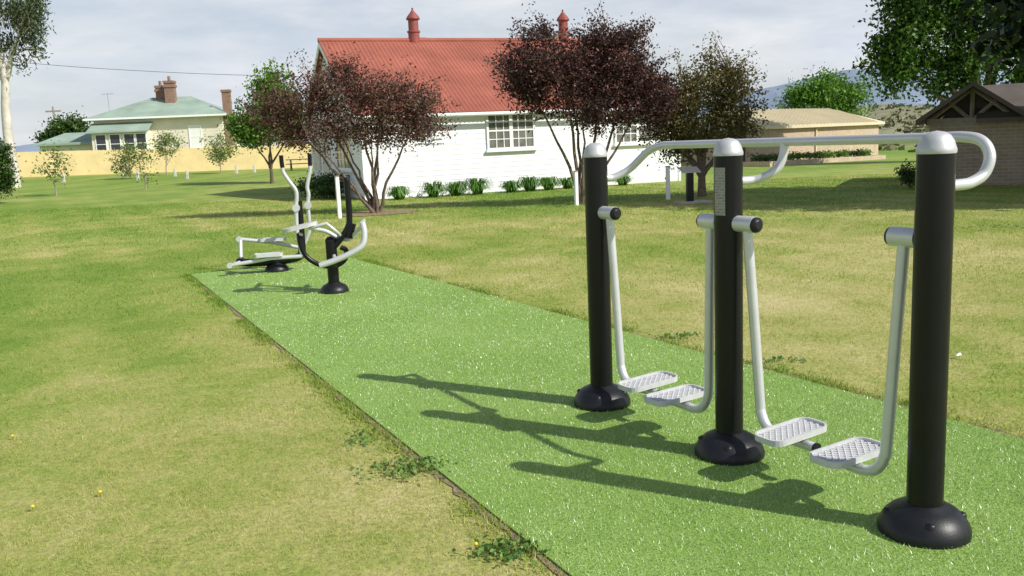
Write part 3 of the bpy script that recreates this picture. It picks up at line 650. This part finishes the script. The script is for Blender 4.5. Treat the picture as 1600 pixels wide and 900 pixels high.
for txt, z, u in (('Heritage Museum', 1.72, 650), ('Information Centre', 1.58, 650)):
    cu = bpy.data.curves.new('lettering', 'FONT'); cu.body = txt; cu.size = .115; cu.extrude = .003
    to = bpy.data.objects.new('lettering_tmp', cu); COL.objects.link(to)
    me = bpy.data.meshes.new_from_object(to.evaluated_get(bpy.context.evaluated_depsgraph_get())); bpy.data.objects.remove(to)
    lo_ = bpy.data.objects.new('lettering', me); COL.objects.link(lo_); me.materials.clear(); me.materials.append(K['letter'])
    lo_.parent = hall; lo_.location = (wx(u, z), -.016, z); lo_.rotation_euler = (math.pi / 2, 0, 0)
# strap leaf plants along the wall
def strap_plant(loc, label, s_=1.0, n=150):
    t = thing('strap_leaf_plant', label, 'plant', loc, 0, 'strap leaf plants along the hall wall'); V = []; rn = []
    for k in range(n):
        w = random.uniform(0, 6.283); ln = random.uniform(.18, .42) * s_; h = random.uniform(.18, .46) * s_; r0 = random.uniform(0, .15); wd = .026
        dx, dy = math.cos(w), math.sin(w); q = random.random()
        for j in range(4):
            tt = j / 4; t2 = (j + 1) / 4
            def pt(tq, sd):
                rr_ = r0 + ln * tq; zz = h * (1 - (1 - 1.6 * tq) ** 2) if tq < .63 else h * (1 - .9 * (tq - .63) ** 2 * 4)
                ww = wd * (1 - tq * .7); return (rr_ * dx - dy * ww * sd, rr_ * dy + dx * ww * sd, max(0, zz))
            V += [pt(tt, -1), pt(tt, 1), pt(t2, 1), pt(t2, -1)]; rn += [q] * 4
    np_mesh('leaves', np.array(V), np.arange(len(V)).reshape(-1, 4), K['strap'], t, {'rnd': np.array(rn)})
    fl = MB()
    for k in range(4):
        w = random.uniform(0, 6.28); fl.tube([(0, 0, 0), (.06 * math.cos(w), .06 * math.sin(w), .25 * s_), (.13 * math.cos(w), .13 * math.sin(w), .48 * s_)], [.008, .007, .004], 5)
    fl.build('stalk', K['strap'], t)
pu = (615, 668, 703, 735, 787, 816, 844, 874, 958)
for i, u in enumerate(pu):
    p = C0 + ex * wx(u, 0.1) - ey * (.6 + .1 * random.random()); p.z = gz(p.x, p.y)
    strap_plant(p, 'green strap leaf clump at the foot of the white wall, ' + ords[i], random.uniform(.82, 1.12) * (1.2 if i in (1, 2, 3) else .95))
for i, (q, lb) in enumerate(((2.0, 'low dark green shrub beside the gable end, nearer the plum tree'), (4.6, 'low dark green shrub beside the gable end, farther from the plum tree'))):
    p = C0 + ey * q - ex * .8; p.z = gz(p.x, p.y)
    make_tree('shrub', lb, 'shrub', p, [(0, 0, .35, .7, .7, .35), (.1, .5, .4, .5, .5, .35)], 4, 70, 40, .09, .12, K['dleaf'], K['bark2'], .04, .1)

# mulch bed under the first plum
mb = MB(); n = 36; out = []
for k in range(n):
    w = 2 * math.pi * k / n; q = .85 + .25 * random.random(); out.append((b1.x + 1.1 * q * math.cos(w), b1.y + 1.0 * q * math.sin(w), .012))
mb.add(out, [list(range(n))]); struct(mb.build('mulch', K['mulch']))

# bollards
for u, v, h, lb in ((531, 341, .95, 'white bollard left of the red brown plum trunk'), (901, 321, .8, 'white bollard beside the tall purple plum trunk'), (1044, 312, .8, 'white bollard before the right end of the hall')):
    p = ground(u, v); t = thing('bollard', lb, 'bollard', p, R(21), 'white bollards on the lawn')
    MB().prism(rrect(.09, .09, .02), -.03, h).build('shaft', K['trim'], t); MB().prism(rrect(.1, .1, .025), h, h + .03).build('cap', K['steel'], t)
p = ground(1078, 317); ps = thing('sign_pedestal', 'black pedestal with small sloping board between plum tree and bollard', 'sign pedestal', p, R(8))
MB().box(-.08, .08, -.05, .05, .04, .72).build('post', K['black'], ps)
V = MB(); V.box(-.22, .22, -.15, .15, 0, .025, lambda x, y, z: (x, y, z + .75 + y * .35)); V.build('board', K['concrete'], ps); MB().box(-.3, .45, -.25, .25, -.03, .04).build('slab', K['concrete'], ps)

# ------------------------------------------------------------------ timber fence
FA = on_ground(-60, 58); FB = on_ground(515, 68)
fv = FB - FA; fl = fv.length; fa = math.atan2(fv.y, fv.x)
fe = thing('paling_fence', 'long yellow timber paling fence across the far side of the lawn', 'fence', FA, fa)
pl = MB(); n = int(fl / .12)
for k in range(n):
    x = k * .12; wpos = FA + fv * (x / fl); z0 = gz(wpos.x, wpos.y) - FA.z - .1; st_ = .1 if x > fl * .62 else 0
    pl.box(x, x + .117, -.01 - .002 * (k % 2), .012, z0, z0 + 1.72 + st_ + .02 * random.random())
pl.build('palings', K['pine'], fe)
for k in range(int(fl / 2.7)):
    x = k * 2.7 + .3; wpos = FA + fv * (x / fl); z0 = gz(wpos.x, wpos.y) - FA.z
    MB().box(x, x + .1, .015, .12, z0 - .1, z0 + 1.55).build('post', K['pine'], fe)

# ------------------------------------------------------------------ cream house
HY = 76; hl = at(152, 240, HY); hr = at(352, 232, HY + 1); hz = .85
ho = thing('cream_house', 'cream house with green hipped iron roof and tall brick chimneys', 'house', (hl.x, HY, hz), math.atan2(1.0, hr.x - hl.x))
HW = hr.x - hl.x; HD = 8.5
zE = at(250, 182, HY).z - hz; zR = at(245, 152, HY + HD / 2).z - hz
hw = MB(); hw.box(0, HW, 0, HD, -.6, zE)
for k in range(int(zE / .22)): hw.box(-.012, HW + .012, -.014, HD + .012, k * .22, k * .22 + .19)
hw.build('wall', K['cream'], ho)
def hip(x0, x1, y0, y1, ze, zr, rx0, rx1):
    ym = (y0 + y1) / 2
    return MB().add([(x0, y0, ze), (x1, y0, ze), (x1, y1, ze), (x0, y1, ze), (rx0, ym, zr), (rx1, ym, zr), (x0, y0, ze - .15), (x1, y0, ze - .15), (x1, y1, ze - .15), (x0, y1, ze - .15)],
                    [(0, 1, 5, 4), (1, 2, 5), (2, 3, 4, 5), (3, 0, 4), (6, 7, 1, 0), (7, 8, 2, 1), (8, 9, 3, 2), (9, 6, 0, 3)])
hrf = hip(-.6, HW + .5, -.6, HD + .6, zE + .05, zR, HW * .36, HW * .68); hro = hrf.build('roof', K['green_roof'], ho)
gt = MB(); gt.box(-.62, HW + .52, -.7, -.61, zE - .12, zE + .03); gt.build('gutter', K['trim'], ho)
def hx(u): return (at(u, 200, HY + .5).x - hl.x)
for u0, u1, vt, dy in ((228, 242, 131, 3.6), (247, 262, 123, 2.6)):
    zt_ = at(u0, vt, HY + dy).z - hz; k = MB(); s_ = (hx(u1) - hx(u0)) * 1.0; x0 = hx(u0) + .15
    k.box(x0, x0 + s_, dy, dy + s_, zE, zt_ - .35); k.box(x0 - .08, x0 + s_ + .08, dy - .08, dy + s_ + .08, zt_ - .7, zt_ - .5); k.box(x0 - .06, x0 + s_ + .06, dy - .06, dy + s_ + .06, zt_ - .35, zt_ - .15)
    k.lathe([(.14, -.15), (.12, .25)], (x0 + s_ / 2, dy + s_ / 2, zt_), 10); k.build('chimney', K['brick_ch'], hro)
zt_ = at(350, 138, HY).z - hz; k = MB(); x0 = HW + .05; k.box(x0, x0 + .66, .5, 1.1, -.6, zt_ - .2); k.box(x0 - .06, x0 + .72, .44, 1.16, zt_ - .2, zt_); k.build('side_chimney', K['brick_ch'], ho)
# verandah with bay windows, left
vx0, vx1 = .2, hx(236); zv = at(190, 205, HY - 1.5).z - hz
mb = MB(); mb.box(vx0, vx1, -1.5, -.02, -.6, zv); mb.build('bay', K['cream'], ho)
mb = MB(); mb.add([(vx0 - .3, -1.9, zv), (vx1 + .3, -1.9, zv), (vx1 + .3, -.02, zv + .75), (vx0 - .3, -.02, zv + .75), (vx0 - .3, -1.9, zv - .1), (vx1 + .3, -1.9, zv - .1)], [(0, 1, 2, 3), (4, 5, 1, 0), (0, 3, 4), (1, 5, 2)]); mb.build('bay_roof', K['green_roof'], ho)
TB = lambda u, o_, z: (u, -1.5 - o_, z)
for a_ in (.08, .34, .6, .82):
    xx = vx0 + (vx1 - vx0) * a_; window(ho, TB, xx, xx + .75, zv - 1.75, zv - .25, 1, 1, 1, 'darkglass')
TH = lambda u, o_, z: (u, -.015 - o_, z)
zw = at(302, 196, HY).z - hz; window(ho, TH, hx(295), hx(312), zw - 1.8, zw, 1, 1, 1, 'paper')
al = at(70, 235, HY + 1); mb = MB(); axl = al.x - hl.x; za = at(100, 224, HY).z - hz
mb.box(axl, -.05, .8, 6, -.6, za); mb.build('annex', K['cream'], ho); hip(axl - .3, -.02, .3, 6.4, za, at(100, 208, HY + 3).z - hz, axl + 1.2, -.4).build('annex_roof', K['green_roof'], ho)
an = MB(); xa = hx(165); za_ = zE + .2; an.tube([(xa, 2, za_), (xa, 2, za_ + 2.0)], .02, 6); an.tube([(xa - .5, 2, za_ + 1.93), (xa + .45, 2, za_ + 1.96)], .013, 6)
for q in (-.35, -.1, .15, .35): an.tube([(xa + q, 1.6, za_ + 1.95), (xa + q, 2.4, za_ + 1.95)], .011, 5)
an.build('antenna', K['steel'], ho)
pp = on_ground(94, 118); up = thing('utility_pole', 'distant timber power pole with cross arm behind the cream house', 'utility pole', pp)
zt_ = at(92, 166, 118).z - pp.z; MB().tube([(0, 0, -.1), (0, 0, zt_)], [.17, .12], 8).build('pole', K['grey_wood'], up); MB().box(-1, 1, -.08, .08, zt_ - .7, zt_ - .5).build('cross_arm', K['grey_wood'], up)
w0, w1, w2 = at(-260, 70, 47), at(50, 99, 47), at(400, 118, 47); w3 = at(620, 122, 47)
tag(MB().tube(cr([w0, w1, (w1 + w2) / 2 + Vector((0, 0, -.08)), w2, w3], 8), .011, 6).build('power_line', K['wire'], None), 'thin power line sagging across the sky at upper left', 'power line')
# picnic table far back
p = on_ground(470, 60); pt = thing('picnic_table', 'small dark picnic table by the far end of the fence', 'picnic table', p, R(10))
MB().box(-.9, .9, -.35, .35, .7, .75).build('tabletop', K['dark_wood'], pt)
for s_ in (-1, 1):
    MB().box(-.9, .9, s_ * .65 - .14, s_ * .65 + .14, .42, .46).build('bench', K['dark_wood'], pt)
    l_ = MB(); l_.tube([(s_ * .6, -.7, 0), (s_ * .6, -.2, .7)], .04, 6); l_.tube([(s_ * .6, .7, 0), (s_ * .6, .2, .7)], .04, 6); l_.tube([(s_ * .6, -.7, .4), (s_ * .6, .7, .4)], .035, 6); l_.build('leg', K['dark_wood'], pt)

# ------------------------------------------------------------------ beige brick block
TL = on_ground(1197, 47); TR = on_ground(1372, 58); tv = TR - TL; tL = tv.length; ta = math.atan2(tv.y, tv.x)
tb_ = thing('amenities_block', 'low cream brick amenities block with beige metal roof', 'building', (TL.x, TL.y, -.62), ta)
hT = 2.3; dT = 5.5
MB().box(0, tL, 0, dT, -.5, hT).build('wall', K['cream_brick'], tb_)
r_ = MB(); o_ = .28; zr_ = hT + 1.1
r_.add([(-o_, -o_, hT + .1), (tL + o_, -o_, hT + .1), (tL + o_, dT + o_, hT + .1), (-o_, dT + o_, hT + .1), (-o_, dT / 2, zr_), (tL - 1.2, dT / 2, zr_), (-o_, -o_, hT - .06), (tL + o_, -o_, hT - .06), (tL + o_, dT + o_, hT - .06), (-o_, dT + o_, hT - .06)],
       [(0, 1, 5, 4), (1, 2, 5), (2, 3, 4, 5), (3, 0, 4), (6, 7, 1, 0), (7, 8, 2, 1), (8, 9, 3, 2), (9, 6, 0, 3), (6, 9, 8, 7)])
for k in range(int(tL / .45)):
    x = -o_ + k * .45; t_ = min(1, (tL + o_ - x) / (1.2 + o_))
    r_.box(x, x + .05, -.5, .5, 0, .03, lambda xx, yy, zz: (xx, -o_ + (yy + .5) * (dT / 2 + o_) * t_, hT + .1 + (yy + .5) * (zr_ - hT - .1) * t_ + zz + .003))
rt = r_.build('roof', K['beige_roof'], tb_)
MB().box(tL * .38, tL * .38 + .12, -.1, -.02, 0, hT - .15).build('downpipe', K['beige_roof'], tb_)
MB().box(-.04, -.005, 1.2, 2.3, -.1, 2.0).build('door', K['dark_wood'], tb_)
PLl = on_ground(1203, 43); PRr = on_ground(1384, 53); pv = PRr - PLl; pn = thing('brick_planter', 'low cream brick garden bed wall in front of the amenities block', 'planter', (PLl.x, PLl.y, gz(PLl.x, PLl.y) - .18), math.atan2(pv.y, pv.x)); pL = pv.length
zd = gz(PRr.x, PRr.y) - gz(PLl.x, PLl.y)
mb = MB(); Tz = lambda x, y, z: (x, y, z + zd * x / pL)
mb.box(0, pL, 0, .22, -.2, .42, Tz); mb.box(0, .22, .22, 1.6, -.2, .42, Tz); mb.box(pL - .22, pL, .22, 1.6, -.2, .42, Tz); mb.build('wall', K['cream_brick'], pn); MB().box(.22, pL - .22, .22, 1.7, -.2, .35, Tz).build('soil_fill', K['soil'], pn)
for i in range(8):
    t_ = .08 + .83 * i / 7; q = PLl + pv * t_ + Vector((-pv.y, pv.x, 0)).normalized() * .9; q.z = gz(PLl.x, PLl.y) - .18 + zd * t_ + .34; s_ = random.uniform(.8, 1.15)
    make_tree('shrub', 'low green shrub in the brick garden bed, ' + ords[i], 'shrub', q, [(0, 0, .18 * s_, .75 * s_, .5, .17 * s_)], 3, 34, 26, .11, .1, K['gleaf' if i % 3 else 'dleaf'], K['bark2'], .03, .08, 'low shrubs in the brick garden bed')

# ------------------------------------------------------------------ brick shelter at right
SL = ground(1449, 291); sa = R(-27); sh = thing('brick_shelter', 'dark brick shelter with open timber gable under the trees at right', 'shelter', SL, sa)
sex = Vector((math.cos(sa), math.sin(sa), 0))
Ws = solve_u(lambda s_: SL + sex * s_ + Vector((0, 0, 2)), 1588, 1, 6); Ds = 4.2; Hs = at(1449, 180, SL.y).z - SL.z
mp_ = SL + sex * (Ws / 2); Ha = at(1514, 128, mp_.y).z - SL.z
WX = Ws + 3.2
w_ = MB(); w_.box(0, WX, 0, .23, -.3, Hs - .25); w_.box(0, .23, .23, Ds, -.3, Hs - .25); w_.box(WX - .23, WX, .23, Ds, -.3, Hs - .25); w_.box(.23, WX - .23, Ds - .23, Ds, -.3, Hs - .25); w_.build('wall', K['tan_brick'], sh)
r_ = MB(); o_ = .3
for s_ in (-1, 1):
    xe, xm = (-o_, Ws / 2) if s_ < 0 else (Ws + o_, Ws / 2); ze = Hs - .12
    r_.add([(xe, -.5, ze), (xm, -.5, Ha), (xm, Ds + .4, Ha), (xe, Ds + .4, ze), (xe, -.5, ze - .12), (xm, -.5, Ha - .12), (xm, Ds + .4, Ha - .12), (xe, Ds + .4, ze - .12)],
           [(0, 1, 2, 3), (4, 7, 6, 5), (0, 4, 5, 1), (3, 2, 6, 7), (0, 3, 7, 4)])
# cross wing running off to the right
zw0, zw1, xa_, xb_ = Hs - .14, Ha - .03, Ws / 2 + .1, WX + .35
for y0, y1 in ((-.35, Ds / 2), (Ds + .35, Ds / 2)):
    r_.add([(xa_, y0, zw0), (xb_, y0, zw0), (xb_, y1, zw1), (xa_, y1, zw1), (xa_, y0, zw0 - .1), (xb_, y0, zw0 - .1), (xb_, y1, zw1 - .1), (xa_, y1, zw1 - .1)], [(0, 1, 2, 3), (4, 7, 6, 5), (0, 4, 5, 1), (1, 5, 6, 2)])
r_.build('roof', K['brown_roof'], sh)
for yy in (.0, Ds - .3):
    tr_ = MB(); tr_.box(-.05, Ws + .05, yy, yy + .12, Hs - .25, Hs - .1); m_ = Ws / 2
    tr_.tube([(m_, yy + .06, Hs - .2), (m_, yy + .06, Ha - .12)], .05, 4, True, False)
    for s_ in (-1, 1): tr_.tube([(m_, yy + .06, Hs - .18), (m_ + s_ * Ws * .27, yy + .06, Hs + (Ha - Hs) * .38)], .045, 4, True, False); tr_.tube([(m_ + s_ * (Ws / 2 + .1), yy + .06, Hs - .22), (m_, yy + .06, Ha - .16)], .05, 4, True, False)
    tr_.build('roof_truss', K['grey_wood'], sh)
MB().add([(.15, .35, Hs - .2), (Ws - .15, .35, Hs - .2), (Ws / 2, .35, Ha - .2)], [(0, 1, 2)]).build('gable_panel', K['dark_wood'], sh)
q = ground(1419, 294)
make_tree('shrub', 'small dark rounded shrub at the corner of the brick shelter', 'shrub', q, [(0, 0, .3, .28, .28, .28)], 3, 60, 30, .07, .08, K['dleaf'], K['bark2'], .03, .08)

# ------------------------------------------------------------------ hills
def hill(name, pts, Y, Y0, z0, mat, fan=False, m=6):
    n = 160; us = np.linspace(pts[0][0], pts[-1][0], n); vs = np.interp(us, [p[0] for p in pts], [p[1] for p in pts]); V = []
    for i, (u, v) in enumerate(zip(us, vs)):
        t = at(u, v + 1.6 * math.sin(i * .9) * random.random(), Y)
        for k in range(m):
            q = k / (m - 1); yk = Y0 + (Y - Y0) * q
            V.append((t.x * (yk / Y if fan else 1), yk, z0 + (t.z - z0) * (q ** 1.3) * (1 + (.12 * random.random() - .06) * (0 < k < m - 1))))
    MBh = MB(); MBh.add(V, [(i * m + k, (i + 1) * m + k, (i + 1) * m + k + 1, i * m + k + 1) for i in range(n - 1) for k in range(m - 1)], True)
    return struct(MBh.build(name, mat)), np.array([tuple(q) for q in V]).reshape(n, m, 3)
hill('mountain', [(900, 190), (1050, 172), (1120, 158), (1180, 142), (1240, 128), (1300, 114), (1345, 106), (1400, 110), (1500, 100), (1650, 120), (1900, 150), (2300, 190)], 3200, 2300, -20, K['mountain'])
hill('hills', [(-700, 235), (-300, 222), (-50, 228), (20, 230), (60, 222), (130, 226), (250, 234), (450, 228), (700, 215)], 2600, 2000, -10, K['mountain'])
_, HV = hill('hillside', [(1000, 207), (1100, 192), (1200, 178), (1380, 163), (1450, 165), (1600, 160), (1900, 150), (2300, 140)], 330, 72, -1.6, K['scrub'], True, 9)
C = []; Rn_ = []
for k in range(900):
    i = rng.integers(0, len(HV)); q = rng.random() ** 1.6 * 7.99; j = int(q); p = HV[i, j] + (HV[i, j + 1] - HV[i, j]) * (q - j) + np.array([rng.normal() * .5, 0, 0])
    s_ = rng.uniform(.4, 1.1); C.append(p + np.array([0, 0, s_ * .4]) + rng.normal(size=(16, 3)) * np.array([.8, .8, .4]) * s_); Rn_.append(np.clip(rng.uniform(0, .9) + rng.normal(size=16) * .1, 0, 1))
stuff(leaf_mesh('scrub', np.concatenate(C), .8, K['scrubleaf'], None, np.concatenate(Rn_), 0, .8), 'low olive scrub scattered over the distant hillside', 'scrub')

# ------------------------------------------------------------------ weeds, dandelions, scrap
def weed(u, v, rx, ry, label, n=260):
    p = ground(u, v); t = thing('weed_clump', label, 'weed', (p.x, p.y, 0), 0)
    c = rng.normal(size=(n, 3)) * np.array([rx * .5, ry * .5, 0]); c[:, 2] = rng.uniform(.006, .03, n) * np.exp(-(c[:, 0] / rx) ** 2 - (c[:, 1] / ry) ** 2) + .01
    leaf_mesh('leaves', c, .024, K['weed'], t, rng.random(n), -.1, .8)
    sm = MB()
    for k in range(14): x, y = c[k, 0], c[k, 1]; sm.tube([(x * .8, y * .8, 0), (x, y, max(.015, c[k, 2]))], .0015, 4)
    sm.build('stems', K['weed'], t)
weed(640, 735, .23, .17, 'leafy green weed clump on the left turf edge, farther from camera', 300); weed(790, 865, .15, .1, 'leafy green weed clump with dandelion on the near left turf edge', 240)
weed(1065, 528, .26, .1, 'low green weed clump on the right turf edge left of the middle post', 130); weed(1215, 566, .2, .08, 'low green weed clump on the right turf edge right of the middle post', 70)
weed(1555, 356, .7, .5, 'dark green weed patch on the lawn at far right', 240); weed(560, 690, .1, .15, 'thin line of weeds along the left turf edge', 70)
for i, (u, v, lb) in enumerate(((744, 860, 'yellow dandelion in the near weed clump at the turf edge'), (52, 800, 'yellow dandelion low in the dry lawn at left'), (157, 777, 'yellow dandelion right of another one in the dry lawn'), (20, 688, 'yellow dandelion near the left edge of the lawn'), (795, 478, 'yellow dandelion on the lawn beyond the turf'))):
    p = ground(u, v); t = thing('dandelion', lb, 'flower', (p.x, p.y, 0), 0, 'dandelions in the lawn')
    MB().lathe([(.0005, .025), (.008, .024), (.0095, .029), (.006, .034), (.0005, .035)], (0, 0, 0), 12).build('flower_head', K['yellow'], t); MB().tube([(0, 0, 0), (0, 0, .026)], .0015, 5).build('stem', K['weed'], t)
p = ground(1497, 561); sp = MB(); sp.add([(-.02, -.015, .025), (.02, -.01, .03), (.022, .015, .04), (-.015, .018, .032), (0, 0, .042)], [(0, 1, 4), (1, 2, 4), (2, 3, 4), (3, 0, 4)])
o = sp.build('paper_scrap', K['paper']); o.location = (p.x, p.y, 0); tag(o, 'tiny scrap of white paper lying on the lawn at right', 'litter')

# ------------------------------------------------------------------ light and sky
el_, az = R(40), (0.865, -0.5)
sd = Vector((az[0] * math.cos(el_), az[1] * math.cos(el_), math.sin(el_))).normalized()
sl_ = bpy.data.lights.new('sun', 'SUN'); sl_.energy = 5.0; sl_.angle = R(.5); sl_.color = (1, .955, .87)
so = bpy.data.objects.new('sun', sl_); COL.objects.link(so); so.rotation_euler = sd.to_track_quat('Z', 'Y').to_euler(); so.location = (20, -15, 30)
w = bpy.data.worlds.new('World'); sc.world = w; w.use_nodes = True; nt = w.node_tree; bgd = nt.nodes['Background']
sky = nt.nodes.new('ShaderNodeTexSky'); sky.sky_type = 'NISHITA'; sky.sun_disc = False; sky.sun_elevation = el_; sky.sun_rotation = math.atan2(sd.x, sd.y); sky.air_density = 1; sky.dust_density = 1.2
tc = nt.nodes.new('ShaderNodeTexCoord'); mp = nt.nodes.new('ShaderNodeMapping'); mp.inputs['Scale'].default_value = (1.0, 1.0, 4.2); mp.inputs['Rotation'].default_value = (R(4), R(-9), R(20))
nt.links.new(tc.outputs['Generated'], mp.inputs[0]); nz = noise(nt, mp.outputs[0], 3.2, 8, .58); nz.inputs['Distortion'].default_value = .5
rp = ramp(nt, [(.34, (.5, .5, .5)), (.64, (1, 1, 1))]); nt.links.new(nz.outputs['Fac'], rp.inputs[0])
# cloud sheet thinned overhead, out of view, to weaken the fill light
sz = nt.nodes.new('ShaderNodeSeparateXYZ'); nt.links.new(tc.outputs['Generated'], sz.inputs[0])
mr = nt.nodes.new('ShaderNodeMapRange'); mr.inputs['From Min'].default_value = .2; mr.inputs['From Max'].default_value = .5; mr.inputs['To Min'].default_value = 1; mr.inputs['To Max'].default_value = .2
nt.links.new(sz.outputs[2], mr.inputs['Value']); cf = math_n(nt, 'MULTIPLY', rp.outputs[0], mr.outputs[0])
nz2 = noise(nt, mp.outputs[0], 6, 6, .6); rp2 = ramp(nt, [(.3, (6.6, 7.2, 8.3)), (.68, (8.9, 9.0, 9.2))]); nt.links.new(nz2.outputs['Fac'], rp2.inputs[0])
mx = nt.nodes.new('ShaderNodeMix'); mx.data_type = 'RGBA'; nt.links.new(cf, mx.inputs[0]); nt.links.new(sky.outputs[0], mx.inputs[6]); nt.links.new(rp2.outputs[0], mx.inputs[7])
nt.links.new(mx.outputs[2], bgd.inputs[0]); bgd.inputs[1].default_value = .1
sc.view_settings.view_transform = 'Standard'; sc.view_settings.look = 'None'; sc.view_settings.exposure = 0
